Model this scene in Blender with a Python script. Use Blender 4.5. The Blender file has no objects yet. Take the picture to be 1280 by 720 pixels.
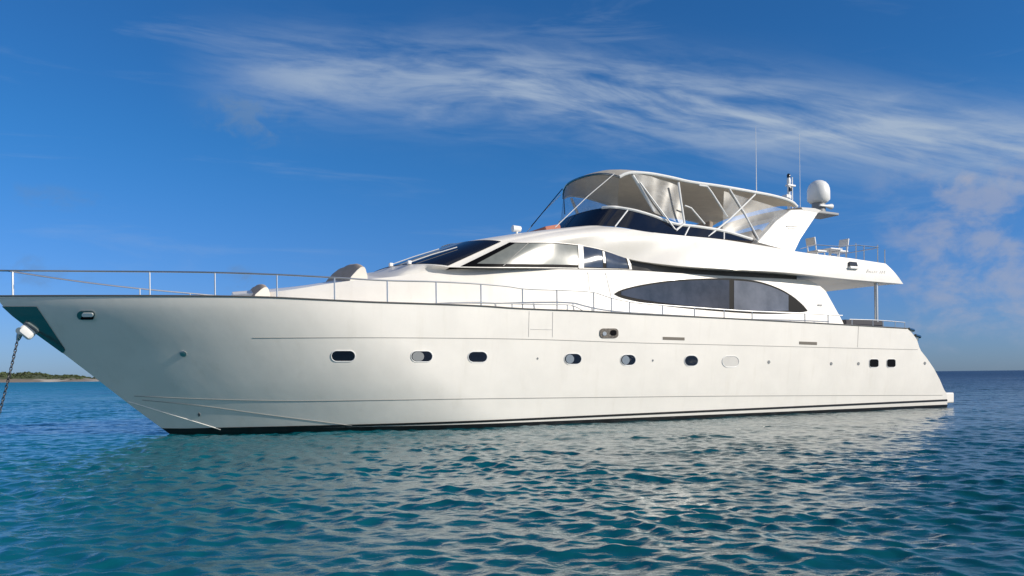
import bpy, bmesh, math, random
import numpy as np
from mathutils import Vector, Matrix
R = math.radians
random.seed(7); rng = np.random.default_rng(11)
scene = bpy.context.scene
col = scene.collection

# ------------------------------------------------------------------ camera, sky, sun, exposure
F, PX, PY, CAMH, PHI = 1000.0, 640.0, 469.5, 1.2, 0.0105     # focal length in photo pixels, principal point, eye height, roll
cam = bpy.data.cameras.new('camera'); camo = bpy.data.objects.new('camera', cam); col.objects.link(camo)
camo.location = (0, 0, CAMH); camo.rotation_euler = (R(90), PHI, 0)
cam.sensor_width = 36; cam.lens = F / 1280 * 36; cam.shift_y = (PY - 360) / 1280
cam.clip_start = 0.1; cam.clip_end = 60000
scene.camera = camo
SUN = Vector((0.88, -0.33, 0.43)).normalized()
sun_el = math.asin(SUN.z); sun_az = math.atan2(SUN.x, SUN.y)
sl = bpy.data.lights.new('sun', 'SUN'); sl.energy = 4.55; sl.angle = R(0.53); sl.color = (1.0, 0.92, 0.80)
so = bpy.data.objects.new('sun', sl); col.objects.link(so)
so.rotation_euler = SUN.to_track_quat('Z', 'Y').to_euler()
scene.view_settings.view_transform = 'Standard'; scene.view_settings.look = 'None'
scene.view_settings.exposure = 0.0; scene.view_settings.gamma = 1.0
scene.view_settings.use_curve_mapping = False
scene.cycles.sample_clamp_indirect = 2.0

class NT:
    """small node-tree builder"""
    def __init__(s, nt): s.nt = nt; s.N = nt.nodes; s.L = nt.links
    def n(s, t, **kw):
        x = s.N.new(t)
        for k, v in kw.items(): setattr(x, k, v)
        return x
    def put(s, sock, v):
        if isinstance(v, bpy.types.NodeSocket): s.L.new(v, sock)
        elif v is not None: sock.default_value = v
    def m(s, op, a, b=None, c=None, clamp=False):
        x = s.n('ShaderNodeMath', operation=op, use_clamp=clamp)
        s.put(x.inputs[0], a); s.put(x.inputs[1], b); s.put(x.inputs[2], c)
        return x.outputs[0]
    def vec(s, a, b, c):
        x = s.n('ShaderNodeCombineXYZ'); s.put(x.inputs[0], a); s.put(x.inputs[1], b); s.put(x.inputs[2], c); return x.outputs[0]
    def noise(s, v, scale, detail=4, rough=.5, dist=0.0):
        x = s.n('ShaderNodeTexNoise'); s.put(x.inputs['Vector'], v); x.inputs['Scale'].default_value = scale
        x.inputs['Detail'].default_value = detail; x.inputs['Roughness'].default_value = rough
        x.inputs['Distortion'].default_value = dist; return x.outputs['Fac']
    def mr(s, v, a, b, c=0.0, d=1.0, smooth=True):
        x = s.n('ShaderNodeMapRange'); x.interpolation_type = 'SMOOTHSTEP' if smooth else 'LINEAR'
        for i, q in enumerate((v, a, b, c, d)): s.put(x.inputs[i], q)
        return x.outputs[0]
    def mix(s, f, a, b):
        x = s.n('ShaderNodeMix', data_type='RGBA'); s.put(x.inputs[0], f); s.put(x.inputs[6], a); s.put(x.inputs[7], b); return x.outputs[2]

world = bpy.data.worlds.new('World'); scene.world = world; world.use_nodes = True
w = NT(world.node_tree); w.N.clear()
sky = w.n('ShaderNodeTexSky', sky_type='NISHITA'); sky.sun_disc = False
sky.sun_elevation = sun_el; sky.sun_rotation = sun_az
sky.air_density = 1.0; sky.dust_density = 0.3; sky.ozone_density = 2.0; sky.altitude = 0
geo = w.n('ShaderNodeTexCoord'); sep = w.n('ShaderNodeSeparateXYZ'); w.L.new(geo.outputs['Generated'], sep.inputs[0])
dx, dy, dz = sep.outputs
az = w.m('ARCTAN2', dx, dy)                                   # compass angle of the sky direction
el = w.m('ARCSINE', dz)
def gauss(a, c, s):                                           # exp(-((a-c)/s)^2)
    t = w.m('DIVIDE', w.m('SUBTRACT', a, c), s); return w.m('EXPONENT', w.m('MULTIPLY', w.m('MULTIPLY', t, t), -1.0))
# cirrus band: a long streak rising from the right and flattening to the left
line = w.m('SUBTRACT', w.m('SUBTRACT', 0.358, w.m('MULTIPLY', w.m('POWER', w.m('MAXIMUM', w.m('ADD', az, .05), 0.0), 1.5), 0.27)), w.m('MULTIPLY', w.m('MAXIMUM', w.m('MULTIPLY', az, -1.0), 0.0), .03))
dl = w.m('SUBTRACT', el, line)
st = w.vec(w.m('MULTIPLY', az, 2.2), w.m('MULTIPLY', w.m('ADD', dl, w.m('MULTIPLY', az, 0.05)), 13.0), 3.1)
n1 = w.noise(st, 1.9, 8, .58, .7)
st2 = w.vec(w.m('MULTIPLY', az, 7.0), w.m('MULTIPLY', w.m('ADD', dl, w.m('MULTIPLY', az, 0.02)), 36.0), 8.3)
n2 = w.noise(st2, 1.5, 7, .6, .6)
nn = w.m('ADD', w.m('MULTIPLY', n1, .65), w.m('MULTIPLY', n2, .35))
ends = w.m('MULTIPLY', w.mr(az, -.42, -.22), w.mr(az, 1.3, .7))
band = w.m('MULTIPLY', gauss(dl, 0.0, 0.040), ends)
cir = w.m('MULTIPLY', band, w.m('POWER', w.mr(nn, .30, .66), 1.3))
band2 = w.m('MULTIPLY', gauss(dl, -.035, .05), w.m('MULTIPLY', w.mr(az, -.2, .1), w.mr(az, .55, .2)))
cir = w.m('ADD', w.m('MULTIPLY', cir, .85), w.m('MULTIPLY', w.m('MULTIPLY', band2, w.mr(nn, .40, .75)), .35))
tail = w.m('MULTIPLY', gauss(dl, -.004, .030), w.m('MULTIPLY', w.mr(az, .0, .45), w.mr(nn, .20, .60)))
cir = w.m('ADD', cir, w.m('MULTIPLY', tail, .40))
# thin veils elsewhere
veil = w.noise(w.vec(w.m('MULTIPLY', az, 1.6), w.m('MULTIPLY', el, 11.0), 1.0), 2.1, 6, .6, .8)
cir = w.m('ADD', cir, w.m('MULTIPLY', w.mr(veil, .53, .80), w.m('MULTIPLY', w.mr(el, .02, .2), .22)))
# small cumulus low on the right and single puffs
cb = w.noise(w.vec(w.m('MULTIPLY', az, 9.0), w.m('MULTIPLY', el, 14.0), 4.7), 1.7, 8, .6, .2)
cz = w.m('MULTIPLY', w.mr(az, .37, .50), w.m('MULTIPLY', w.mr(el, .255, .19), w.mr(el, -.02, .07)))
cum = w.m('MULTIPLY', w.mr(w.m('ADD', cb, w.m('MULTIPLY', cz, .13)), .50, .76), cz)
cb3 = w.noise(w.vec(w.m('MULTIPLY', az, 26.0), w.m('MULTIPLY', el, 36.0), 2.2), 1.0, 7, .6, .4)
def puff(a, e, sa, se, k):
    g = w.m('MULTIPLY', gauss(az, a, sa), gauss(el, e, se))
    return w.m('MULTIPLY', w.mr(w.m('ADD', w.m('MULTIPLY', g, .42), w.m('MULTIPLY', w.m('SUBTRACT', cb3, .5), w.m('MULTIPLY', g, 2.6))), .12, .62), k)
p1 = puff(-.315, .300, .062, .036, .50); p2 = puff(-.325, .118, .028, .016, .55)
p3 = puff(-.55, .115, .07, .02, .4); p4 = puff(-.52, .195, .05, .014, .25); p5 = puff(.5, .205, .03, .014, .6)
cum = w.m('ADD', w.m('MULTIPLY', cum, .62), w.m('ADD', w.m('ADD', p1, p2), w.m('ADD', w.m('ADD', p3, p4), p5)), clamp=True)
front = w.mr(dy, .0, .2)
tint = w.mix(1.0, sky.outputs[0], (1, 1, 1, 1)); tint.node.blend_type = 'MULTIPLY'
SKYTINT = tint.node.inputs[7]; w.put(SKYTINT, w.mix(w.mr(el, .0, .30), (.34, .55, 1.14, 1), (.20, .65, 1.13, 1)))
k = 6.0
c1 = w.mix(w.m('MULTIPLY', cir, front, clamp=True), tint, (.60 * k, .76 * k, 1.0 * k, 1))
c2 = w.mix(w.m('MULTIPLY', cum, front, clamp=True), c1, w.mix(w.mr(az, .2, .5), (.24 * k, .42 * k, .72 * k, 1), (.60 * k, .66 * k, .85 * k, 1)))
bk = w.noise(w.vec(w.m('MULTIPLY', dx, 1.0), w.m('MULTIPLY', dy, 1.0), w.m('MULTIPLY', dz, 2.2)), 2.6, 7, .58, .3)
back_fill = w.m('MULTIPLY', w.mr(dy, .05, -.25), w.m('MULTIPLY', w.mr(el, .01, .10), w.mr(bk, .40, .60)))
c2 = w.mix(w.m('MULTIPLY', back_fill, .85), c2, (1.15 * k, 1.12 * k, 1.0 * k, 1))  # unseen bright clouds behind the camera, added as frontal fill on the hull
bg = w.n('ShaderNodeBackground'); bg.inputs['Strength'].default_value = 0.10; w.L.new(c2, bg.inputs[0])
wo = w.n('ShaderNodeOutputWorld'); w.L.new(bg.outputs[0], wo.inputs[0])

# ------------------------------------------------------------------ materials
def mat(name, base, rough=.5, metal=0.0, var=0.0, vscale=3.0, coat=0.0, ior=1.5, bump=0.0, bscale=60.0, trans=0.0, alpha=1.0, rvar=0.0):
    m = bpy.data.materials.new(name); m.use_nodes = True
    t = NT(m.node_tree); b = t.N['Principled BSDF']
    b.inputs['Base Color'].default_value = (*base, 1); b.inputs['Roughness'].default_value = rough
    b.inputs['Metallic'].default_value = metal; b.inputs['IOR'].default_value = ior
    b.inputs['Coat Weight'].default_value = coat; b.inputs['Coat Roughness'].default_value = .06
    b.inputs['Transmission Weight'].default_value = trans; b.inputs['Alpha'].default_value = alpha
    tc = t.n('ShaderNodeTexCoord')
    if var:
        f = t.noise(tc.outputs['Object'], vscale, 5, .6)
        lo = tuple(c * (1 - var) for c in base); hi = tuple(min(1, c * (1 + var)) for c in base)
        t.put(b.inputs['Base Color'], t.mix(t.mr(f, .3, .7), (*lo, 1), (*hi, 1)))
    if rvar:
        f = t.noise(tc.outputs['Object'], vscale * 1.7, 4, .6)
        t.put(b.inputs['Roughness'], t.mr(f, .3, .7, max(.02, rough - rvar), rough + rvar))
    if bump:
        bp = t.n('ShaderNodeBump'); bp.inputs['Strength'].default_value = bump; bp.inputs['Distance'].default_value = .01
        t.put(bp.inputs['Height'], t.noise(tc.outputs['Object'], bscale, 3, .5)); t.put(b.inputs['Normal'], bp.outputs[0])
    return m
M = {}
M['gel'] = mat('white_gelcoat', (.82, .785, .73), .42, var=.03, vscale=1.2, coat=.06, rvar=.08)
def _gel(m):
    t = NT(m.node_tree); b = t.N['Principled BSDF']; tc = t.n('ShaderNodeTexCoord')
    src = b.inputs['Base Color'].links[0].from_socket
    mp = t.n('ShaderNodeMapping'); mp.inputs['Scale'].default_value = (2.6, 2.6, .22); t.L.new(tc.outputs['Object'], mp.inputs[0])
    st_ = t.mr(t.noise(mp.outputs[0], 1.6, 6, .65), .52, .78)
    t.put(b.inputs['Base Color'], t.mix(t.m('MULTIPLY', st_, .16), src, (.55, .50, .40, 1)))
    bp = t.n('ShaderNodeBump'); bp.inputs['Strength'].default_value = .35; bp.inputs['Distance'].default_value = .02
    t.put(bp.inputs['Height'], t.noise(tc.outputs['Object'], 1.4, 3, .5)); t.put(b.inputs['Normal'], bp.outputs[0]); t.put(b.inputs['Coat Normal'], bp.outputs[0])
    b.inputs['Coat Weight'].default_value = .22; b.inputs['Coat Roughness'].default_value = .12
_gel(M['gel'])
M['linegrey'] = mat('line_grey', (.34, .33, .31), .5)
M['railgrey'] = mat('dark_rail', (.11, .105, .10), .4)
M['gelgrey'] = mat('pale_moulding', (.62, .60, .57), .35, var=.05)
M['boot'] = mat('black_boot_paint', (.012, .012, .014), .35, var=.3)
M['steel'] = mat('stainless_steel', (.55, .55, .55), .32, metal=1.0)
M['darksteel'] = mat('mirror_steel', (.30, .34, .34), .13, metal=1.0)
M['glass'] = mat('dark_glass', (.008, .011, .022), .04, ior=1.5)
M['blind'] = mat('curtained_glass', (.17, .18, .165), .185, coat=.2, var=.15, vscale=2.0)
M['sideglass'] = mat('blue_grey_glass', (.045, .055, .085), .06, var=.3, vscale=2.0)
M['salon'] = mat('salon_glass', (.048, .048, .062), .07, var=.4, vscale=1.2)
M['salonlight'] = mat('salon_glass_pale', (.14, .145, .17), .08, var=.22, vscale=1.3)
M['black'] = mat('black_frame', (.004, .004, .005), .45, ior=1.15)
M['canvas'] = mat('beige_canvas', (.66, .62, .55), .85, var=.08, vscale=4, bump=.2)
def _thin(m, k):                                               # sunlit cloth lets some light through
    t = NT(m.node_tree); b = t.N['Principled BSDF']; o = t.N['Material Output']; tr = t.n('ShaderNodeBsdfTranslucent'); tr.inputs[0].default_value = (.72, .67, .58, 1)
    mx = t.n('ShaderNodeMixShader'); mx.inputs[0].default_value = k; t.L.new(b.outputs[0], mx.inputs[1]); t.L.new(tr.outputs[0], mx.inputs[2]); t.L.new(mx.outputs[0], o.inputs[0])
_thin(M['canvas'], .38)
M['white'] = mat('white_paint', (.80, .80, .79), .4)
M['hem'] = mat('white_canvas_hem', (.80, .80, .78), .75)
M['cushion'] = mat('cushion_fabric', (.42, .34, .27), .9, var=.1, vscale=6, bump=.3)
M['cushend'] = mat('cushion_end', (.74, .70, .62), .9, var=.05)
M['red'] = mat('red_fabric', (.50, .20, .14), .85, var=.1)
M['teak'] = mat('teak_deck', (.32, .22, .13), .7, var=.2, vscale=8)
M['darkfab'] = mat('dark_upholstery', (.05, .05, .06), .8)
M['bronze'] = mat('weathered_fairlead', (.20, .17, .14), .35, metal=.6, var=.4, vscale=20)
M['grey'] = mat('grey_plastic', (.25, .26, .27), .5)
M['grey2'] = mat('near_black_wall', (.045, .043, .042), .4)  # near-black base colour for the whole recessed wall
M['louvre'] = mat('bronze_louvre', (.16, .14, .115), .5)
M['navgreen'] = mat('dark_lens', (.02, .02, .02), .2)
# clear vinyl: mostly see-through, a glossy film on top, faintly milky
def vinyl(name, opac, tint):
    m = bpy.data.materials.new(name); m.use_nodes = True; t = NT(m.node_tree); t.N.clear()
    tr = t.n('ShaderNodeBsdfTransparent'); tr.inputs[0].default_value = (.90, .92, .93, 1)
    df = t.n('ShaderNodeBsdfDiffuse'); df.inputs[0].default_value = (*tint, 1)
    gl = t.n('ShaderNodeBsdfGlossy'); gl.inputs['Roughness'].default_value = .22
    tc = t.n('ShaderNodeTexCoord'); nz = t.noise(tc.outputs['Object'], 1.8, 4, .6, .6)
    bp = t.n('ShaderNodeBump'); bp.inputs['Strength'].default_value = .25; bp.inputs['Distance'].default_value = .05
    t.put(bp.inputs['Height'], nz); pass
    a = t.n('ShaderNodeMixShader'); t.put(a.inputs[0], t.mr(nz, .35, .7, opac * .6, opac * 1.5)); t.L.new(tr.outputs[0], a.inputs[1]); t.L.new(df.outputs[0], a.inputs[2])
    fr = t.n('ShaderNodeLayerWeight'); fr.inputs[0].default_value = .5
    b = t.n('ShaderNodeMixShader'); t.put(b.inputs[0], t.m('ADD', t.m('MULTIPLY', t.m('POWER', fr.outputs['Facing'], 4.0), .5), .006)); t.L.new(a.outputs[0], b.inputs[1]); t.L.new(gl.outputs[0], b.inputs[2])
    o = t.n('ShaderNodeOutputMaterial'); t.L.new(b.outputs[0], o.inputs[0]); return m
M['vinyl'] = vinyl('clear_vinyl', .26, (.60, .61, .62)); M['vinyl2'] = vinyl('clear_front_vinyl', .13, (.6, .61, .62))

# ------------------------------------------------------------------ object helpers
def tag(o, label=None, cat=None, group=None, kind=None):
    if label: o['label'] = label
    if cat: o['category'] = cat
    if group: o['group'] = group
    if kind: o['kind'] = kind
    return o
def link(name, me, mats, parent=None, smooth=35):
    o = bpy.data.objects.new(name, me); col.objects.link(o)
    for mm in (mats if isinstance(mats, (list, tuple)) else [mats]): me.materials.append(mm)
    if parent: o.parent = parent
    if smooth:
        for p in me.polygons: p.use_smooth = True
        me.set_sharp_from_angle(angle=R(smooth))
    return o
class MB:
    """collects polygons; build() links them as ONE mesh object"""
    def __init__(s): s.v = []; s.f = []; s.mi = []
    def add(s, vs, fs, mi=0):
        b = len(s.v); s.v += [tuple(q) for q in vs]; s.f += [tuple(b + i for i in f) for f in fs]; s.mi += [mi] * len(fs)
    def grid(s, rows, mi=0, closed=False):
        n = len(rows[0]); fs = []
        for i in range(len(rows) - 1):
            for j in range(n - 1 + (1 if closed else 0)):
                k = (j + 1) % n; fs.append((i * n + j, i * n + k, (i + 1) * n + k, (i + 1) * n + j))
        s.add([p for r in rows for p in r], fs, mi)
    def tube(s, path, r, mi=0, seg=8, cap=True):
        P = [Vector(p) for p in path]; rows = []; up = None
        for i, p in enumerate(P):
            d = (P[min(i + 1, len(P) - 1)] - P[max(i - 1, 0)]).normalized()
            if up is None: up = Vector((0, 0, 1)) if abs(d.z) < .9 else Vector((1, 0, 0))
            a = d.cross(up).normalized(); b = a.cross(d).normalized(); up = b
            rr = r[i] if isinstance(r, (list, tuple)) else r
            rows.append([p + a * rr * math.cos(2 * math.pi * q / seg) + b * rr * math.sin(2 * math.pi * q / seg) for q in range(seg)])
        s.grid(rows, mi, True)
        if cap: s.add(rows[0], [tuple(range(seg))], mi); s.add(rows[-1], [tuple(reversed(range(seg)))], mi)
    def box(s, c, size, mi=0, rz=0, ry=0, bev=0.0):
        bm = bmesh.new(); bmesh.ops.create_cube(bm, size=1)
        bmesh.ops.scale(bm, vec=size, verts=bm.verts)
        if bev: bmesh.ops.bevel(bm, geom=bm.edges[:], offset=bev, segments=3, affect='EDGES', profile=.6)
        mt = Matrix.Translation(c) @ Matrix.Rotation(rz, 4, 'Z') @ Matrix.Rotation(ry, 4, 'Y')
        bm.transform(mt); bm.verts.index_update()
        s.add([v.co[:] for v in bm.verts], [[v.index for v in f.verts] for f in bm.faces], mi); bm.free()
    def lathe(s, prof, c, mi=0, seg=20):
        rows = [[(c[0] + r * math.cos(2 * math.pi * q / seg), c[1] + r * math.sin(2 * math.pi * q / seg), c[2] + z) for q in range(seg)] for r, z in prof]
        s.grid(rows, mi, True); s.add(rows[0], [tuple(reversed(range(seg)))], mi); s.add(rows[-1], [tuple(range(seg))], mi)
    def build(s, name, mats, parent=None, smooth=35, fix=True, split=None):
        if split is None: split = parent is not None
        if split:                                              # every separate piece becomes a part of its own
            me = bpy.data.meshes.new(name); me.from_pydata(s.v, [], s.f); me.polygons.foreach_set('material_index', s.mi)
            bm = bmesh.new(); bm.from_mesh(me); bmesh.ops.remove_doubles(bm, verts=bm.verts, dist=1e-4); bmesh.ops.recalc_face_normals(bm, faces=bm.faces)
            bm.verts.ensure_lookup_table(); bm.verts.index_update(); seen = {}; ncomp = 0; bpy.data.meshes.remove(me)
            for v0 in bm.verts:
                if v0.index in seen: continue
                stk = [v0]; seen[v0.index] = ncomp
                while stk:
                    q = stk.pop()
                    for e in q.link_edges:
                        r = e.other_vert(q)
                        if r.index not in seen: seen[r.index] = ncomp; stk.append(r)
                ncomp += 1
            first = None
            for c in range(ncomp):
                vs = [v for v in bm.verts if seen[v.index] == c]
                if not vs[0].link_faces: continue
                ix = {v.index: k for k, v in enumerate(vs)}; fs = [f for f in bm.faces if seen[f.verts[0].index] == c]
                me = bpy.data.meshes.new(name); me.from_pydata([v.co[:] for v in vs], [], [[ix[v.index] for v in f.verts] for f in fs])
                me.polygons.foreach_set('material_index', [f.material_index for f in fs]); me.update()
                o = link(name, me, mats, parent, smooth); first = first or o
            bm.free(); return first
        me = bpy.data.meshes.new(name); me.from_pydata(s.v, [], s.f); me.polygons.foreach_set('material_index', s.mi)
        if fix:
            bm = bmesh.new(); bm.from_mesh(me); bmesh.ops.remove_doubles(bm, verts=bm.verts, dist=1e-4)
            bmesh.ops.recalc_face_normals(bm, faces=bm.faces); bm.to_mesh(me); bm.free()
        me.update(); return link(name, me, mats, parent, smooth)
def interp(x, P):
    if x <= P[0][0]: a, b = P[0], P[1]; x = max(x, a[0])
    elif x >= P[-1][0]: return P[-1][1]
    for a, b in zip(P, P[1:]):
        if x <= b[0]: t = (x - a[0]) / (b[0] - a[0]); return a[1] + (b[1] - a[1]) * t
def sinterp(x, P):                                             # smooth (Catmull-Rom) interpolation
    if x <= P[0][0]: return P[0][1]
    if x >= P[-1][0]: return P[-1][1]
    for i in range(len(P) - 1):
        if x <= P[i + 1][0]:
            x0, y0 = P[i]; x1, y1 = P[i + 1]; h = x1 - x0
            m0 = (y1 - P[i - 1][1]) / (x1 - P[i - 1][0]) if i > 0 else (y1 - y0) / h
            m1 = (P[i + 2][1] - y0) / (P[i + 2][0] - x0) if i + 2 < len(P) else (y1 - y0) / h
            t = (x - x0) / h
            return (2*t**3-3*t*t+1)*y0 + (t**3-2*t*t+t)*h*m0 + (-2*t**3+3*t*t)*y1 + (t**3-t*t)*h*m1

# ------------------------------------------------------------------ survey: yacht frame, u = metres aft of the stem at the waterline,
# v = metres to port, z = metres above the water; photo measurements are turned into real positions on real surfaces
cP, sP = math.cos(PHI), math.sin(PHI)
HEAD = R(28.0); ch, sh = math.cos(HEAD), math.sin(HEAD)
def ray(px, py): x = (px - PX) / F; y = (PY - py) / F; return (x * cP + y * sP, -x * sP + y * cP)
_r, _u = ray(212, 542.5); _d = -CAMH / _u; S0 = (_r * _d, _d)
def proj(u, v, z):
    X = S0[0] + u * ch + v * sh; Y = S0[1] + u * sh - v * ch; r = X / Y; q = (z - CAMH) / Y
    return PX + F * (r * cP - q * sP), PY - F * (r * sP + q * cP)
def at(px, py, v):
    r, up = ray(px, py); a = S0[0] + v * sh; b = S0[1] - v * ch
    u = (r * b - a) / (ch - r * sh); return u, CAMH + up * (b + u * sh)
def hit(px, py, V):
    v = 2.6
    for _ in range(30):
        u, z = at(px, py, v); v = .5 * v + .5 * V(u, z)
    u, z = at(px, py, v); return u, v, z
def zfor(u, v, line, z=3.0):
    for _ in range(4):
        x, y = proj(u, v, z); t = sinterp(x, line)
        X = S0[0] + u * ch + v * sh; Y = S0[1] + u * sh - v * ch
        z += (y - t) / F * Y
    return z
def L3(u, v, z): return (u, -v, z)                             # yacht frame -> local mesh coordinates
def mir(p): return (p[0], -p[1], p[2])
def nrm(V, u, z, e=.03):
    du = (V(u + e, z) - V(u - e, z)) / (2 * e); dz_ = (V(u, z + e) - V(u, z - e)) / (2 * e)
    return Vector((-du, 1, -dz_)).normalized()
def off(V, u, z, o):
    n = nrm(V, u, z); return L3(u + n.x * o, V(u, z) + n.y * o, z + n.z * o)
def surf_line(px_pts, V, o, n=40, mirror=False):
    a = px_pts[0][0]; b = px_pts[-1][0]; out = []
    for i in range(n + 1):
        x = a + (b - a) * i / n; u, v, z = hit(x, sinterp(x, px_pts), V); out.append(off(V, u, z, o))
    return out
def panel(pts, V, o=.012, t=.03, name='panel', mats=None, parent=None, both=False, mb=None):
    """a thin solid plate lying on surface V, outline given in photo measurements"""
    own = mb is None; mb = mb or MB(); front = []; back = []
    for (x, y) in pts:
        u, v, z = hit(x, y, V); front.append(off(V, u, z, o)); back.append(off(V, u, z, o - t))
    n = len(front)
    for side in ((0, 1) if both else (0,)):
        f = [mir(p) for p in front] if side else front; b = [mir(p) for p in back] if side else back
        mb.add(f + b, [tuple(range(n))] + [(i, (i + 1) % n, n + (i + 1) % n, n + i) for i in range(n)])
    return mb.build(name, mats, parent) if own else None
def strip(top, bot, V, o, t, x0, x1, n, m, name, mats, parent):
    """a curved plate on surface V between two photo curves (solid, following the surface)"""
    mb = MB(); fr = []; bk = []
    for i in range(n + 1):
        x = x0 + (x1 - x0) * i / n; yt = sinterp(x, top); yb = sinterp(x, bot); a = []; b = []
        for j in range(m + 1):
            u, v, z = hit(x, yt + (yb - yt) * j / m, V); a.append(off(V, u, z, o)); b.append(off(V, u, z, o - t))
        fr.append(a); bk.append(b)
    mb.grid(fr); mb.grid(bk)
    ring = lambda G: [r[0] for r in G] + G[-1][1:] + [r[-1] for r in reversed(G)][1:] + list(reversed(G[0]))[1:-1]
    mb.grid([ring(fr), ring(bk)], 0, True)
    return mb.build(name, mats, parent)
def stadium(cx, cy, wd, ht, n=7, rad=None):
    r = rad if rad else ht / 2; P = []
    for (sx, sy, a0) in ((1, -1, -90), (1, 1, 0), (-1, 1, 90), (-1, -1, 180)):
        for i in range(n):
            a = R(a0 + 90 * i / (n - 1)); P.append((cx + sx * (wd / 2 - r) + r * math.cos(a), cy + sy * (ht / 2 - r) + r * math.sin(a)))
    return P

# ------------------------------------------------------------------ the yacht
yacht = bpy.data.objects.new('motor_yacht', None); col.objects.link(yacht)
yacht.location = (S0[0], S0[1], 0); yacht.rotation_euler = (0, 0, HEAD)
tag(yacht, 'large white flybridge motor yacht lying at anchor on blue green water', 'yacht')

# hull lines
STEM = sorted([(at(x, y, 0)[1], at(x, y, 0)[0]) for x, y in ((-4, 371), (3, 383), (16, 395), (28.5, 404.6), (47, 418.5), (78, 441), (120, 473), (165, 508), (212, 542.5))])
STEM = [(-1.0, 3.2), (-.5, 1.2)] + STEM
STERN = sorted([(at(x, y, 2.85)[1], at(x, y, 2.85)[0]) for x, y in
                ((1134, 411), (1139, 415), (1146, 424), (1150, 437), (1158, 447), (1167, 460), (1175, 475), (1180, 487), (1183, 492), (1184, 508))])
STERN = [(-1.0, STERN[0][1])] + STERN
USTERN = STERN[-1][1]
VM = [(-1.0, 0.0), (-.8, .9), (-.35, 2.15), (0, 2.40), (.45, 2.50), (.9, 2.58), (1.6, 2.67), (2.5, 2.75), (3.2, 2.78)]
LE = [(-1.0, 9), (0, 7.3), (1, 6.8), (2.9, 6.5)]
PW = [(-1.0, 1.6), (0, 1.75), (1.2, 1.85), (2.9, 1.95)]
def hullV(u, z):
    z = max(-1.0, min(3.2, z)); s = (u - interp(z, STEM)) / interp(z, LE); s = max(0.0, min(1.0, s))
    f = 1 - (1 - s) ** interp(z, PW)
    g = 1 - .05 * max(0.0, (u - 13) / 10) ** 2
    return sinterp(z, VM) * f * g
def _restern():
    pts = []
    for x, y in ((1134, 411), (1139, 415), (1146, 424), (1150, 437), (1158, 447), (1167, 460), (1175, 475), (1180, 487), (1183.5, 492), (1184, 508)):
        u, v, z = hit(x, y, hullV); pts.append((z, u))
    pts.sort(); return [(-1.0, pts[0][1])] + pts
STERN = _restern(); USTERN = STERN[-1][1]
SHEER = [(-20, 371), (0, 370.6), (100, 370.3), (250, 370.6), (330, 372), (400, 375.2), (460, 378), (540, 380.6), (600, 383), (640, 385.8),
         (680, 387.6), (720, 389), (760, 391), (800, 393.2), (900, 398), (960, 401.2), (1050, 406), (1133, 410.8), (1200, 414)]
def sheer_z(u):
    z = 2.7
    for _ in range(6): z = .4 * z + .6 * zfor(u, max(hullV(u, z), .02), SHEER, z)
    return z
ZT0 = STEM[-1][0]
NU, NQ = 90, 26
def ulim(z): return interp(z, STEM), interp(z, STERN)
def hull_rows(sign=1):
    rows = []
    for i in range(NU + 1):
        t = (i / NU) ** 1.35; row = []
        us = STEM[-1][1] + t * (STERN[-1][1] - STEM[-1][1]); zs = sheer_z(us)
        for q in range(NQ + 1):
            if q < 5: z = (-1.0, -.8, -.5, -.2, 0.0)[q]
            else: z = zs * ((q - 4) / (NQ - 4))
            u0, u1 = ulim(min(z, ZT0)); u = u0 + t * (u1 - u0)
            row.append(L3(u, hullV(u, z) if i else 0.0, z))
        rows.append(row)
    return rows
HR = hull_rows()
hb = MB(); hb.grid(HR); hb.grid([[mir(p) for p in r] for r in HR])
hb.grid([HR[-1], [mir(p) for p in HR[-1]]])                    # transom
hull = hb.build('hull', [M['gel']], yacht, 40)
edge = [r[-1] for r in HR]
db = MB(); db.grid([[(p[0], p[1] * k, p[2] - .03 + .05 * (1 - k * k)) for k in (.985, .7, .35, 0, -.35, -.7, -.985)] for p in edge])
db.build('deck', [M['gel']], yacht)
# toe rail at the deck edge
rb = MB()
for sgn in (1, -1): rb.tube([(p[0], p[1] * sgn * 1.004, p[2] + .012) for p in edge], .017, seg=6)
rb.build('rub_rail', [M['railgrey']], hull)
# bottom paint and boot stripe
def band(zlo, zhi, name, m, o, u0=0.0, u1=None):
    mb = MB(); n = 80
    for sgn in (0, 1):
        rows = []
        for i in range(n + 1):
            t = i / n; row = []
            for j in range(11):
                za = zlo(t) + (zhi(t) - zlo(t)) * j / 10; a, b = ulim(za); u = a + .004 + (b - a - .006) * (u0 + (1 - u0) * t ** 1.5)
                p = off(hullV, u, za, o); row.append(mir(p) if sgn else p)
            rows.append(row)
        mb.grid(rows)
    return mb.build(name, m, hull)
band(lambda t: -.25, lambda t: .09 + .045 * (1 - t) ** 3, 'bottom_paint', [M['boot']], .004)
band(lambda t: .085 + .115 * t, lambda t: .125 + .14 * t, 'boot_stripe', [M['boot']], .006, .02)
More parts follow.
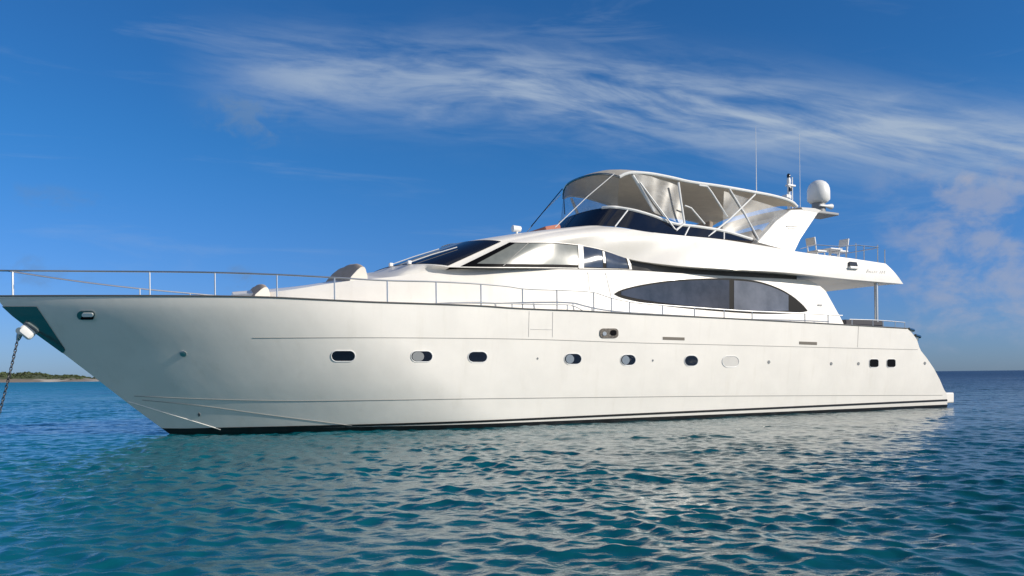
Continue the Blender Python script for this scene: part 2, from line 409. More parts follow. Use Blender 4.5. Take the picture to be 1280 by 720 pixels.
# moulded lines in the topsides; the grey ones carry painted knuckle shadow
def hull_tube(pts, r, name, m, o=.0, n=50):
    mb = MB(); path = surf_line(pts, hullV, o, n); mb.tube(path, r, seg=6); mb.tube([mir(p) for p in path], r, seg=6)
    return mb.build(name, m, hull)
hull_tube([(316, 422.3), (460, 422), (600, 423), (680, 424.5), (780, 428), (900, 431), (1000, 433.5), (1080, 435.5), (1147, 437)], .008, 'moulded_line', [M['linegrey']], .001)
hull_tube([(168, 495), (260, 499), (360, 501), (460, 500.2), (600, 498.3), (760, 496.5), (900, 495), (1060, 494.3), (1178, 494)], .010, 'spray_rail', [M['linegrey']], .0)
hull_tube([(178, 500), (250, 507), (330, 518), (400, 527), (440, 532)], .010, 'spray_rail', [M['linegrey']], .0)
hull_tube([(160, 502), (200, 514), (240, 526), (276, 537)], .012, 'spray_rail', [M['gel']], .0)
# seams: boarding gate and bulwark joint
sb = MB()
for pts in ([(661.5, 389), (660.8, 421)], [(691, 390), (690.5, 421.5)], [(663, 411.5), (690, 412)], [(1073, 408), (1072, 434)]):
    (x0, y0), (x1, y1) = pts
    path = []
    for i in range(9):
        u, v, z = hit(x0 + (x1 - x0) * i / 8, y0 + (y1 - y0) * i / 8, hullV); path.append(off(hullV, u, z, .001))
    sb.tube(path, .007, seg=5)
sb.build('gate_seam', [M['gelgrey']], hull)

# portholes, each with a rim
def porthole(cx, cy, wd, ht, rad=None, glass='glass', patch=0.0, patchm='gelgrey'):
    pts = stadium(cx, cy, wd, ht, rad=rad)
    o = panel(pts, hullV, .004, .05, 'porthole', [M[glass]], yacht)
    mb = MB(); path = []
    for (x, y) in pts + pts[:2]:
        u, v, z = hit(x, y, hullV); path.append(off(hullV, u, z, .004))
    mb.tube(path, .010, seg=6, cap=False); mb.build('rim', [M['white']], o)
    if patch:
        lp = stadium(cx - wd * (1 - patch) / 2 + .8, cy, wd * patch - 1.5, ht - 2.0)  # plate of another tone over the left part of the pane
        panel(lp, hullV, .018, .012, 'porthole_patch', [M[patchm]], o)
    return o
porthole(429, 445, 30, 13.5); porthole(527, 445.5, 27, 13.5, patch=.6, patchm='grey'); porthole(597, 446.2, 24, 13.5)
porthole(716, 448.7, 21.5, 13.5, patch=.55, patchm='steel'); porthole(785, 450, 19, 13.5, patch=.58, patchm='steel'); porthole(864, 451, 17, 13.5)
porthole(913, 452, 21, 14, glass='gelgrey'); porthole(1092.3, 454, 11.5, 10.5, rad=2.8, glass='black'); porthole(1113.8, 454, 11, 10.5, rad=2.8, glass='black')
# fairlead amidships, louvre slots, small skin fittings
f1 = panel(stadium(761, 416.5, 23, 12, rad=4.5), hullV, .02, .05, 'fairlead', [M['bronze']], yacht)
panel(stadium(766, 416, 8, 7, rad=3), hullV, .026, .012, 'fairlead_opening', [M['black']], f1)
panel(stadium(755, 417, 5, 5, rad=2.4), hullV, .030, .012, 'bollard_end', [M['steel']], f1)
for cx, cy, wd in ((842, 423.2, 27), (1010, 429, 22)):
    panel([(cx - wd / 2, cy - 2.2), (cx + wd / 2, cy - 1.4), (cx + wd / 2, cy + 2.2), (cx - wd / 2, cy + 1.4)], hullV, .008, .03, 'louvre', [M['louvre']], yacht)
for cx, cy, rr in ((672, 448, 1.2), (816, 450.5, 1.2), (961, 452.5, 1.9), (1039, 454.5, 1.8), (1073, 454.5, 1.8), (1156, 454, 1.7), (249, 518, 2.0)):
    panel(stadium(cx, cy, rr * 1.6, rr * 2.2), hullV, .012, .02, 'skin_fitting', [M['grey']], yacht)
# bow fittings: hawse pipe and a round light
hp = panel(stadium(108, 393.6, 22, 10.5), hullV, .03, .08, 'hawse_pipe', [M['darksteel']], yacht)
panel(stadium(110.5, 392.6, 14, 4.6), hullV, .042, .02, 'hawse_lip', [M['white']], hp)
panel(stadium(110, 396.8, 16, 2.8), hullV, .045, .02, 'hawse_opening', [M['black']], hp)
u_, v_, z_ = hit(229, 442, hullV); n_ = nrm(hullV, u_, z_)
lb = MB(); c_ = Vector(L3(u_, v_, z_)); nl = Vector((n_.x, -n_.y, n_.z))
for r0, o0, r1, o1 in ((.075, -.02, .075, .03),): lb.tube([c_ + nl * o0, c_ + nl * .012, c_ + nl * .024, c_ + nl * .03], [.07, .07, .05, .02], seg=14)
lb.build('docking_light', [M['steel']], yacht)
# steel plate around the stem where the anchor lies
def stem_plate():
    mb = MB()
    top = 383.0; bot = 441.0
    rows = []
    for i in range(25):
        py = top + (bot - top) * i / 24; row = []
        xs = interp(py, [(371, -4), (383, 3), (395, 16), (404.6, 28.5), (418.5, 47), (441, 78), (473, 120)]); xe = interp(py, [(383, 46), (437, 82), (441, 79.5)])
        for j in range(9):
            if j == 0:
                u, z = at(xs, py, 0); row.append(L3(u - .012, 0.0, z))
            else:
                x = xs + .8 + (xe - xs - .8) * j / 8; u, v, z = hit(x, py, hullV); row.append(off(hullV, u, z, .010))
        rows.append(row)
    mb.grid(rows); mb.grid([[mir(p) for p in r] for r in rows])
    return mb.build('stem_plate', [M['darksteel']], yacht)
plate = stem_plate()
# bow roller that carries the chain
uR, zR = at(37, 414, 0)
br = MB(); br.box((uR - .05, 0, zR - .02), (.30, .20, .22), 0, ry=R(42), bev=.085); br.build('bow_roller', [M['white']], yacht)
br2 = MB(); br2.tube([(uR - .17, -.09, zR + .0), (uR - .17, .09, zR + .0)], .07, seg=14); br2.tube([(uR - .16, 0, zR - .02), (uR - .19, 0, zR - .12), (uR - .21, 0, zR - .19)], [.06, .05, .03], seg=8)
br2.build('roller_sheave', [M['darksteel']], yacht)

# ---- deckhouse: trunk cabin forward rising into the saloon walls
HP_ = [(at(296, 369, 0)[0] - .1, .02)]
uTr = HP_[0][0]
HW = [(uTr, .35), (uTr + .5, .95), (uTr + 1.5, 1.42), (uTr + 3.0, 1.85), (uTr + 4.6, 2.12), (uTr + 6.5, 2.30), (uTr + 9, 2.38), (uTr + 13, 2.40), (30, 2.38)]
def houseV(u, z): return sinterp(u, HW) - .13 * (z - 2.5)
HTOP = [(280, 369.5), (300, 367.5), (345, 364), (370, 361), (400, 356), (440, 350.3), (480, 346.8), (520, 342), (560, 336.5), (590, 335), (690, 335.5), (790, 337), (840, 339.8), (900, 343.5), (980, 347.5), (1040, 350.5), (1100, 353)]
HCTR = [(270, 367.5), (300, 365), (345, 361.5), (388, 356.5), (430, 349), (470, 339.5), (500, 335), (560, 333), (700, 333), (1100, 350)]
uEndT = hit(1012, 349.5, houseV)[0]; uEndB = hit(1055, 405, houseV)[0]; zEndB = hit(1055, 405, houseV)[2]
hs = MB(); rows = []; nU = 70; uPil = hit(560, 336.5, houseV)[0]
for i in range(nU + 1):
    t = i / nU; row = []
    ut = uTr + t * (uEndT - uTr); zt = zfor(ut, houseV(ut, 3.0), HTOP)
    zdk = 2.15
    for j in range(13):
        q = j / 12; z = zdk + (zt - zdk) * q
        ua = interp(z, [(zdk, uEndB + .05), (zEndB, uEndB), (zEndB + .55, uEndB - .35), (zEndB + 1.1, uEndT + .55), (zt - .05, uEndT)]) if True else uEndT
        u = uTr + t * (ua - uTr); row.append(L3(u, houseV(u, z) - .035 * max(0, (q - .9) / .1) ** 2, z))
    pt = row[-1]; zc = zfor(ut, 0.0, HCTR); zc = max(zt, min(zc, zt + .28)) if ut < uPil else zt + .02
    for k in (.93, .8, .55, .25, 0.0): row.append((pt[0], pt[1] * k, zt + (zc - zt) * (1 - k) ** 1.3 + .018 * (1 - k)))
    rows.append(row)
full = [r + [mir(p) for p in reversed(r[:-1])] for r in rows]
hs.grid(full)
hs.add(full[-1], [tuple(range(len(full[-1])))]); hs.add(full[0], [tuple(range(len(full[0])))])
house = hs.build('deckhouse', [M['gel']], yacht, 38)
# the almond shaped saloon window: black surround and two panes
ST = [(768, 367), (776, 362.5), (800, 356.5), (840, 350.5), (880, 348.3), (915, 348.3), (945, 351.3), (970, 359), (990, 370), (1004, 382), (1009, 388)]
SB = [(768, 368), (776, 372), (800, 377.5), (840, 383.5), (880, 387.5), (915, 390.3), (945, 392), (970, 392.3), (990, 391.5), (1004, 390), (1009, 389)]
strip(ST, SB, houseV, .012, .03, 768, 1009, 48, 6, 'window_surround', [M['black']], house)
up = lambda P, d: [(x, y + d) for x, y in P]
strip(up(ST, 2.0), up(SB, -3.2), houseV, .020, .012, 776, 911, 30, 6, 'window_pane', [M['salon']], house)
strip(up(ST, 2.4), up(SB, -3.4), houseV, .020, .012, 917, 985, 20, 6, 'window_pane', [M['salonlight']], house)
panel([(1022, 380.5), (1027, 380.8), (1027, 382.6), (1022, 382.3)], houseV, .02, .03, 'courtesy_light', [M['grey']], house)
# fine door joint in the wall under the wheelhouse
dj = MB()
for pts in ([(735, 340), (737, 364)], [(757, 341), (764, 372), (764, 388)], ):
    path = []
    for (x0, y0), (x1, y1) in zip(pts, pts[1:]):
        for i in range(6):
            u, v, z = hit(x0 + (x1 - x0) * i / 5, y0 + (y1 - y0) * i / 5, houseV); path.append(off(houseV, u, z, .002))
    dj.tube(path, .006, seg=5)
dj.build('door_seam', [M['gelgrey']], house)

# ---- wheelhouse (curve A to curve B) and flybridge (curve B to curve C)
def P3(px, py, v): u, z = at(px, py, v); return Vector((u, v, z))
A_ = [P3(562, 334, 2.12), P3(582, 334.5, 2.225), P3(660, 335, 2.255), P3(722, 335.7, 2.105), P3(730, 335.8, 2.09), P3(753, 336.2, 2.045), P3(758, 336.3, 2.04), P3(790, 336.8, 1.99)]
B_ = [P3(632, 301.5, 1.98), P3(645, 302.3, 2.06), P3(690, 302.5, 2.08), P3(721, 305.5, 1.955), P3(729, 306.8, 1.947), P3(751, 311.5, 1.955), P3(756, 313, 1.95), P3(786, 323.5, 1.94),
      P3(840, 331.5, 2.30), P3(900, 336.0, 2.52), P3(980, 340.5, 2.58), P3(1050, 348, 2.58), P3(1129, 355, 2.52)]
C_ = [P3(752, 282.5, 1.50), P3(758, 283, 1.60), P3(775, 284.5, 1.78), P3(797, 288, 1.92), P3(803, 289, 1.94), P3(822, 291.5, 2.02), P3(827, 292, 2.04), P3(853, 294.5, 2.12),
      P3(900, 299.0, 2.24), P3(950, 306.5, 2.36), P3(1000, 315, 2.46), P3(1060, 322.5, 2.48), P3(1107, 329.5, 2.44)]
Ac = P3(472, 338.5, 0); Bc = B_[0].copy(); Bc.y = 0; Bc.x -= .75; Bc.z += .10; Cc = C_[0].copy(); Cc.y = 0; Cc.x -= .62; Cc.z += .03
def front(cn, k, n=14, e=1.0):
    out = []
    for i in range(n):
        a = math.pi / 2 * i / n
        out.append(Vector((cn.x + (k.x - cn.x) * (1 - math.cos(a)) ** 1.0, k.y * math.sin(a) ** .92, cn.z + (k.z - cn.z) * (1 - math.cos(a)))))
    return out
NF = 14
def dense(P, n=6):                                              # Catmull-Rom through the side nodes
    out = []
    for i in range(len(P) - 1):
        p0 = P[max(i - 1, 0)]; p1 = P[i]; p2 = P[i + 1]; p3 = P[min(i + 2, len(P) - 1)]
        l1 = max((p2 - p1).length, 1e-3); l0 = max((p1 - p0).length, 1e-3) if i else l1; l2 = max((p3 - p2).length, 1e-3) if i + 2 < len(P) else l1
        m1 = ((p2 - p1) / l1 * l0 + (p1 - p0) / l0 * l1) / (l0 + l1) * l1 if i else (p2 - p1)
        m2 = ((p3 - p2) / l2 * l1 + (p2 - p1) / l1 * l2) / (l1 + l2) * l1 if i + 2 < len(P) else (p2 - p1)
        for j in range(n):
            t = j / n; out.append((2*t**3-3*t*t+1)*p1 + (t**3-2*t*t+t)*m1 + (-2*t**3+3*t*t)*p2 + (t**3-t*t)*m2)
    out.append(P[-1].copy()); return out
DN = 6
CA = front(Ac, A_[0]) + dense(A_, DN)                           # index NF = pillar corner, NF+DN*i = side node i
CB = front(Bc, B_[0]) + dense(B_, DN)
CC = front(Cc, C_[0]) + dense(C_, DN)
NA = len(CA)
def gh(i, h, o=0.0):                                            # point on the wheelhouse wall: column i (may be fractional), height h 0..1
    def P(i, h):
        i = max(0.0, min(NA - 1.001, i)); a = int(i); f = i - a
        A = CA[a].lerp(CA[a + 1], f); B = CB[a].lerp(CB[a + 1], f)
        return A.lerp(B, h) + bul(A, B) * (4 * h * (1 - h))
    def bul(A, B):
        d = (B - A); return Vector((0, 1, 0)) * 0.016
    p = P(i, h)
    if o:
        a = P(min(i + .3, NA - 1.01), h) - P(max(i - .3, 0.0), h); b = P(i, min(1, h + .05)) - P(i, max(0, h - .05))
        n = b.cross(a).normalized()
        if n.y < 0 and i > 2: n = -n
        if i <= 2 and n.x > 0: n = -n
        p = p + n * o
    return L3(p.x, p.y, p.z)
wb = MB(); rows = [[gh(i, h / 6) for h in range(7)] for i in range(NA)]
wb.grid(rows); wb.grid([[mir(p) for p in r] for r in rows])
def house_top(u, v):
    zt = zfor(u, houseV(u, 3.0), HTOP); zc = max(zt, min(zfor(u, 0.0, HCTR), zt + .28)) if u < uPil else zt + .02
    k_ = min(1.0, abs(v) / houseV(u, zt)); return zt + (zc - zt) * (1 - k_) ** 1.3
sk = []
for i in range(NF + 1):
    a = CA[i]; t0 = CA[max(0, i - 1)]; t1 = CA[min(NA - 1, i + 1)]; d = t1 - t0
    n = Vector((-d.y, d.x, 0)).normalized() if i else Vector((-1, 0, 0)); row = [L3(*a)]
    for q in (.12, .3, .55):
        u = a.x - abs(n.x) * q; v = min(max(0, a.y + n.y * q), houseV(u, 3.6) - .04); ht = house_top(u, v) - .03
        row.append(L3(u, v, a.z - .03 + (min(ht, a.z - .02) - a.z + .03) * (q / .55) ** .8))
    sk.append(row)
wb.grid(sk); wb.grid([[mir(p) for p in r] for r in sk])
wheel = wb.build('wheelhouse', [M['gel']], yacht, 50)
def gpatch(i0, i1, hf0, hf1, name, m, o, n=16, mh=6, mirror=False, par=None, cols=None):
    mb = MB(); fr = []; bk = []
    for k in range(n + 1):
        i = i0 + (i1 - i0) * k / n; a, b = hf0(k / n), hf1(k / n)
        fr.append([gh(i, a + (b - a) * j / mh, o) for j in range(mh + 1)]); bk.append([gh(i, a + (b - a) * j / mh, o - .02) for j in range(mh + 1)])
    ring = lambda G: [r[0] for r in G] + G[-1][1:] + [r[-1] for r in reversed(G)][1:] + list(reversed(G[0]))[1:-1]
    for s in ((0, 1) if mirror else (0,)):
        T = (lambda G: [[mir(p) for p in r] for r in G]) if s else (lambda G: G)
        mb.grid(T(fr)); mb.grid(T(bk)); mb.grid([[mir(p) if s else p for p in ring(fr)], [mir(p) if s else p for p in ring(bk)]], 0, True)
    return mb.build(name, m, par or wheel)
# windscreen wraps round the front
mb = MB(); ks = [(-(NF - .7) + 2 * (NF - .7) * k / 40) for k in range(41)]
fr = [[(mir(gh(-i, .03 + .93 * j / 8, .014)) if i < 0 else gh(i, .03 + .93 * j / 8, .014)) for j in range(9)] for i in ks]
mb.grid(fr); ws = mb.build('windscreen', [M['glass']], wheel, 60)
for i0 in (3.0, 6.5):                                           # wipers
    mbw = MB(); mbw.tube([gh(i0, .02, .05), gh(i0 + .6, .3, .06), gh(i0 + 1.5, .62, .045)], .012, seg=6); mbw.box(gh(i0, .02, .05), (.09, .09, .09), bev=.02)
    mbw.build('wiper', [M['white']], ws)
# side windows: a black surround, then the panes
N0 = NF + DN; N3 = NF + 3 * DN; N4 = NF + 4 * DN; N5 = NF + 5 * DN; N6 = NF + 6 * DN; N7 = NF + 7 * DN
gpatch(NF + .55 * DN, N7 - .6, lambda t: .035, lambda t: .965, 'window_surround', [M['black']], .008, 40, 6, True)
gpatch(N0 + .35, N3, lambda t: .14, lambda t: .93, 'side_window', [M['blind']], .016, 24, 6, True)
gpatch(N3 + .6, N4 - .6, lambda t: .0, lambda t: .98, 'window_post', [M['gel']], .022, 4, 4, True)
gpatch(N4 - .4, N5 + .4, lambda t: .06, lambda t: .95, 'side_window', [M['sideglass']], .016, 8, 6, True)
gpatch(N5 + 1.4, N6 - 1.4, lambda t: .3, lambda t: .9, 'window_post', [M['gel']], .022, 4, 4, True)
gpatch(N6 - .4, N7 - 1.0, lambda t: .06, lambda t: .94, 'side_window', [M['sideglass']], .016, 10, 6, True)
fr1 = MB(); fr1.tube([gh(N0 + 3.2, .06, .026), gh(N0 + 2.2, .95, .026)], .010, seg=6); fr1.build('window_bar', [M['linegrey']], wheel)

# flybridge moulding
fb = MB(); rows = []
for i in range(len(CB)):
    b, c = CB[i], CC[i]; row = []
    t_ = max(0, min(1, (i - N7) / 10))
    row.append(L3(b.x, 0, b.z + .05)); row.append(L3(b.x, b.y * .5, b.z + .045)); row.append(L3(b.x, max(0, b.y - .5), b.z + .03)); row.append(L3(b.x, max(0, b.y - .08), b.z + .0))
    for j in range(9):
        h = j / 8; p = b.lerp(c, h); bulge = (.05 * (1 - t_) + .03 * t_) * math.sin(math.pi * h)
        row.append(L3(p.x, p.y + (bulge if p.y > .3 else bulge * p.y / .3), p.z + bulge * .55))
    row.append(L3(c.x, max(0, c.y - .10), c.z + .012)); row.append(L3(c.x + .02, max(0, c.y - .16), c.z - .35)); row.append(L3(c.x + .02, 0, c.z - .35))
    rows.append(row)
full = [r + [mir(p) for p in reversed(r[:-1])][:-0 or None] for r in rows]
fb.grid(rows); fb.grid([[mir(p) for p in r] for r in rows])
cap = rows[-1] + [mir(p) for p in reversed(rows[-1][1:-1])]; fb.add(cap, [tuple(range(len(cap)))])
fly = fb.build('flybridge', [M['gel']], yacht, 38)
# recessed wall between the saloon moulding and the flybridge
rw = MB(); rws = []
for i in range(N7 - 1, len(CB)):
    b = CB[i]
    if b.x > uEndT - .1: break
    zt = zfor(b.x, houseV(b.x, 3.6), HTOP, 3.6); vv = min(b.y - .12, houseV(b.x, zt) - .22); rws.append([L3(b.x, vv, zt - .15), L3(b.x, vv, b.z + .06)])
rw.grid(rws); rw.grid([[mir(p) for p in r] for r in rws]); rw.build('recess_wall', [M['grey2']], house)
def flyV(u, z):                                                 # side of the flybridge, for placing details
    best = None
    for i in range(N7, len(CB) - 1):
        b, c = CB[i], CC[i]; h = max(0, min(1, (z - b.z) / (c.z - b.z))); p = b.lerp(c, h); d = abs(p.x - u)
        if best is None or d < best[0]: best = (d, p.y + .07 * math.sin(math.pi * h))
    return best[1]
nl_ = panel([(1061, 327.5), (1070, 328.3), (1071.5, 333.2), (1061.5, 332.5)], flyV, .03, .1, 'side_light', [M['navgreen']], fly)
panel([(1061, 333.4), (1073, 334.2), (1073, 336.4), (1062, 335.8)], flyV, .06, .1, 'side_light_shelf', [M['white']], nl_)
# the script on the quarter, too small to read in the photo: two short slanted words of strokes
mk = MB()
xs = [1085, 1087.6, 1089.8, 1092, 1094.2, 1096.4, 1101.5, 1104, 1106.5]
for q, x in enumerate(xs):
    hgt = (4.2, 2.6, 2.6, 2.8, 2.4, 3.0, 3.8, 3.6, 3.8)[q]; yb = 340.0 + .06 * (x - 1085)
    panel([(x, yb), (x + .7, yb), (x + 1.5, yb - hgt), (x + .8, yb - hgt)], flyV, .004, .006, mb=mk)
mk.build('quarter_lettering', [M['gelgrey']], fly)
# little searchlight and loudhailer ahead of the flybridge, red cover behind it
p = P3(646, 287, .9); q = MB(); q.tube([L3(p.x - .12, p.y, p.z + .02), L3(p.x + .10, p.y, p.z + .02)], [.085, .075], seg=14)
q.tube([L3(p.x, p.y, p.z - .02), L3(p.x, p.y, p.z - .25)], .03, seg=8); q.build('searchlight', [M['white']], fly)
pr = P3(676, 285.5, -.2); rc = MB(); rc.box(L3(pr.x + .1, pr.y, pr.z - .06), (.5, 1.0, .15), bev=.05, ry=R(-12))
rco = rc.build('sunpad_cushion', [M['red']]); rco.parent = None
rco.matrix_world = Matrix.Translation((S0[0], S0[1], 0)) @ Matrix.Rotation(HEAD, 4, 'Z')
tag(rco, 'reddish cushion lying in front of the dark flybridge windscreen', 'cushion')

# ---- flybridge windscreen (dark) with a white top hem
def wcurve(nodes, cn): return front(cn, nodes[0], 14) + dense(nodes, 6)
W0 = [P3(756, 282.5, 1.46), P3(775, 284, 1.70), P3(800, 288.2, 1.86), P3(827, 291.8, 1.97), P3(870, 296, 2.1), P3(905, 299, 2.18), P3(942, 301.5, 2.25)]
W1 = [P3(772, 259.5, 1.36), P3(792, 263, 1.56), P3(815, 269.5, 1.70), P3(842, 279.5, 1.84), P3(872, 283.5, 1.98), P3(905, 289, 2.08), P3(940, 299.3, 2.2)]
c0 = W0[0].copy(); c0.y = 0; c0.x -= .55; c1 = W1[0].copy(); c1.y = 0; c1.x -= .50; c1.z += .02
w0, w1 = wcurve(W0, c0), wcurve(W1, c1)
mb = MB(); rr = [[L3(*a.lerp(b, j / 4)) for j in range(5)] for a, b in zip(w0, w1)]
mb.grid(rr); mb.grid([[mir(p) for p in r] for r in rr]); fw = mb.build('flybridge_windscreen', [M['glass']], fly, 50)
mb = MB()
hemp = [L3(*p) for p in w1]; mb.tube(hemp[8:], .045, seg=8); mb.tube([mir(p) for p in hemp[8:]], .045, seg=8); mb.build('screen_hem', [M['hem']], fw)
mb = MB()
for i in (18, 36, 44): mb.tube([L3(*w0[i]), L3(*w1[max(0, i)])], .022, seg=6)
mb.build('screen_mullion', [M['white']], fw)

# ---- bimini canopy
TOP = [(768, 216.0), (785, 215.0), (810, 216), (838, 221), (862, 226.5), (900, 232), (940, 239), (970, 245), (990, 252), (998, 260)]
uc0 = at(774, 214.5, 1.42)[0]; uc1 = at(997, 260, 1.95)[0]
def canV(t): return 1.42 + .50 * min(1, t * 1.8) ** .8
cn = MB(); rows = []; rowsb = []
NC = 44
for i in range(NC + 1):
    t = i / NC; u = uc0 + (uc1 - uc0) * t; vv = canV(t); ze = zfor(u, vv, TOP, 6.5); row = []; rb_ = []
    for j in range(17):
        s = -1 + 2 * j / 16; cam_ = .20 * (1 - abs(s) ** 4); fwd = -.45 * (1 - s * s) * max(0, 1 - t * 2)
        row.append(L3(u + fwd, vv * s, ze + cam_ - .10 * max(0, (.06 - t) / .06) ** 2)); rb_.append(L3(u + fwd, vv * .985 * s, ze + cam_ - .035 - .10 * max(0, (.06 - t) / .06) ** 2))
    rows.append(row); rowsb.append(rb_)
cn.grid(rows, 0); cn.grid(rowsb, 0)
ring = lambda G: [r[0] for r in G] + G[-1][1:] + [r[-1] for r in reversed(G)][1:] + list(reversed(G[0]))[1:-1]
cn.grid([ring(rows), ring(rowsb)], 0, True)
canopy = cn.build('bimini_canopy', [M['canvas']], yacht, 40)
hm = MB()
for e in (0, -1):
    hm.tube([(r[e][0], r[e][1] * 1.005, r[e][2] - .02) for r in rows], .045, seg=8)
hm.build('canopy_hem', [M['hem']], canopy)
fh = MB(); fh.tube([(p[0] - .01, p[1], p[2] - .02) for p in rows[0]], .03, seg=8); fh.build('canopy_bow', [M['darksteel']], canopy)
# frame tubes, both sides
def frame(pts, r=.022, v=1.86, both=True, m='white', name='canopy_strut'):
    mb = MB(); path = []
    for q in pts:
        vv = q[2] if len(q) > 2 else v; u, z = at(q[0], q[1], vv); path.append(L3(u, vv, z))
    mb.tube(path, r, seg=8)
    if both: mb.tube([mir(p) for p in path], r, seg=8)
    return mb.build(name, [M[m]], canopy)
frame([(791, 219, 1.55), (818, 264, 1.70)], .042)
frame([(800, 228, 1.66), (847, 291, 1.95)], .022)
frame([(848, 228, 1.86), (851, 250, 1.90), (855.5, 279, 1.93), (845, 288, 1.97)], .03)
frame([(874, 231.5, 1.88), (884, 233, 1.90), (890, 241, 1.92), (909, 271, 1.95)], .026)
frame([(856, 257, 1.90), (864, 260, 1.92), (881, 280, 1.98)], .022)
frame([(911, 235, 1.93), (930, 266, 1.97), (948, 299, 2.1)], .026)
frame([(944, 243, 1.95), (912, 274, 1.98), (880, 300, 2.12)], .024)
frame([(768, 217, 1.38), (735, 245, 1.2), (694, 284, .9)], .012)
frame([(703, 236, -1.2), (664, 283, -1.0)], .014, both=False, m='black', name='canopy_strap')
frame([(704, 237, -1.38), (706, 268, -1.35)], .016, both=False, m='black', name='canopy_strap')
# cockpit side screens of clear vinyl and a grey weather cloth further aft
def cloth(pts, vt, vb, name, m):
    """sheet between an upper and a lower line of the canopy side"""
    mb = MB(); top, bot = pts; n = 14; fr = []; bk = []
    for i in range(n + 1):
        t = i / n; xt = top[0][0] + (top[1][0] - top[0][0]) * t; yt = top[0][1] + (top[1][1] - top[0][1]) * t
        xb = bot[0][0] + (bot[1][0] - bot[0][0]) * t; yb = bot[0][1] + (bot[1][1] - bot[0][1]) * t; a = []; b = []
        for j in range(9):
            s = j / 8; v = vt + (vb - vt) * s + .012 * math.sin(5 * s + 9 * t); u, z = at(xt + (xb - xt) * s, yt + (yb - yt) * s, v)
            a.append(L3(u, v, z)); b.append(L3(u, v - .006, z))
        fr.append(a); bk.append(b)
    mb.grid(fr); mb.grid([[mir(p) for p in r] for r in fr])
    return mb.build(name, m, canopy)
cloth((((793, 217), (848, 226)), ((818, 266), (855, 281))), 1.60, 1.80, 'clear_screen', [M['vinyl']])
cloth((((905, 239), (984, 263)), ((903, 291), (948, 301))), 1.90, 2.08, 'clear_screen', [M['vinyl']])
# front screen from the canopy bow down to the dark windscreen
mb = MB(); n = 20; fr = []
for i in range(n + 1):
    s = -1 + 2 * i / n; a = Vector(rows[0][8]); j = (s + 1) / 2 * 16; j0 = min(15, int(j)); tp = Vector(rows[0][j0]).lerp(Vector(rows[0][j0 + 1]), j - j0)
    k = abs(s) * 13.9; k0 = int(k); bt = w1[k0].lerp(w1[k0 + 1], k - k0); bp = Vector((bt.x, -bt.y if s < 0 else bt.y, bt.z))
    bp = Vector((bt.x, math.copysign(bt.y, s) * -1 * -1, bt.z)); 
    fr.append([tp.lerp(Vector((bt.x, (bt.y if tp.y > 0 else -bt.y), bt.z)), q / 6) for q in range(7)])
mb.grid(fr); mb.build('front_screen', [M['vinyl2']], canopy)
# flybridge furniture that shows as grey masses through the screens
fz = C_[7].z - .35
hc = MB(); up_ = at(800, 300, 0)[0]
hc.box((up_ + .1, .1, fz + .42), (.9, 2.3, .9), bev=.08); hc.build('helm_console', [M['gelgrey']], fly)
def seat(px, v, wd):
    u, z = at(px, 300, v); t = MB(); t.box((u, -v, fz + .30), (.62, wd, .55), bev=.08); t.box((u + .34, -v, fz + .72), (.16, wd, .75), ry=R(10), bev=.06)
    return t.build('helm_seat', [M['cushion']], fly)
seat(850, .1, 1.9); seat(905, -.5, 2.4)

# ---- radar arch
def fin(vsign):
    pts = [(946, 303, 2.10), (993, 316, 2.22), (1001, 299, 2.16), (1023, 266, 2.0), (1003, 261.5, 1.98), (989, 262, 1.98), (970, 276, 2.03)]
    o = [Vector(L3(at(x, y, v)[0], v, at(x, y, v)[1])) for x, y, v in pts]; i = [Vector((p.x, p.y + .26, p.z)) for p in o]
    if vsign < 0: o = [Vector(mir(p)) for p in o]; i = [Vector(mir(p)) for p in i]
    return o, i
ab = MB()
for sgn in (1, -1):
    o, i = fin(sgn); n = len(o); ab.add(o + i, [tuple(range(n)), tuple(range(n, 2 * n))] + [(k, (k + 1) % n, n + (k + 1) % n, n + k) for k in range(n)])
arch = ab.build('radar_arch', [M['gel']], yacht, 30)
bv = arch.modifiers.new('bevel', 'BEVEL'); bv.width = .03; bv.segments = 2
uA, zA = at(1008, 262, 1.98)
cbm = MB()
rows_ = []
for j in range(13):
    s = -1 + 2 * j / 12; v = 1.99 * s; zz = zA + .10 * (1 - s * s) + .0
    rows_.append([L3(uA - .22, v, zz + .05), L3(uA + .35, v, zz + .07), L3(uA + .62, v, zz + .03), L3(uA + .35, v, zz - .14), L3(uA - .10, v, zz - .13)])
cbm.grid(rows_, 0, True); cbm.add(rows_[0], [(0, 1, 2, 3, 4)]); cbm.add(rows_[-1], [(4, 3, 2, 1, 0)])
cbm.build('arch_crossbeam', [M['gelgrey']], arch)
# satellite dome at the port end, seen clear of the canopy
uD, zD = at(1023, 236, 1.25)
sd = MB(); r_ = .345
zb_ = at(1023, 250, 1.25)[1] - .10
sd.lathe([(.24, zb_), (.29, zb_ + .04), (r_, zb_ + .10), (r_, zb_ + .34), (r_ * .97, zb_ + .45), (r_ * .86, zb_ + .56), (r_ * .66, zb_ + .645), (r_ * .38, zb_ + .70), (.05, zb_ + .72)], (uD, -1.25, 0), 0, 28)
dome = sd.build('satellite_dome', [M['white']], arch, 60)
pd = MB(); pd.lathe([(.22, zA + .08), (.20, zb_ + .02)], (uD, -1.25, 0), 0, 16); pd.box((uD - .05, -1.25, zA + .09), (1.1, .72, .08), bev=.02); pd.build('dome_pedestal', [M['grey']], dome)
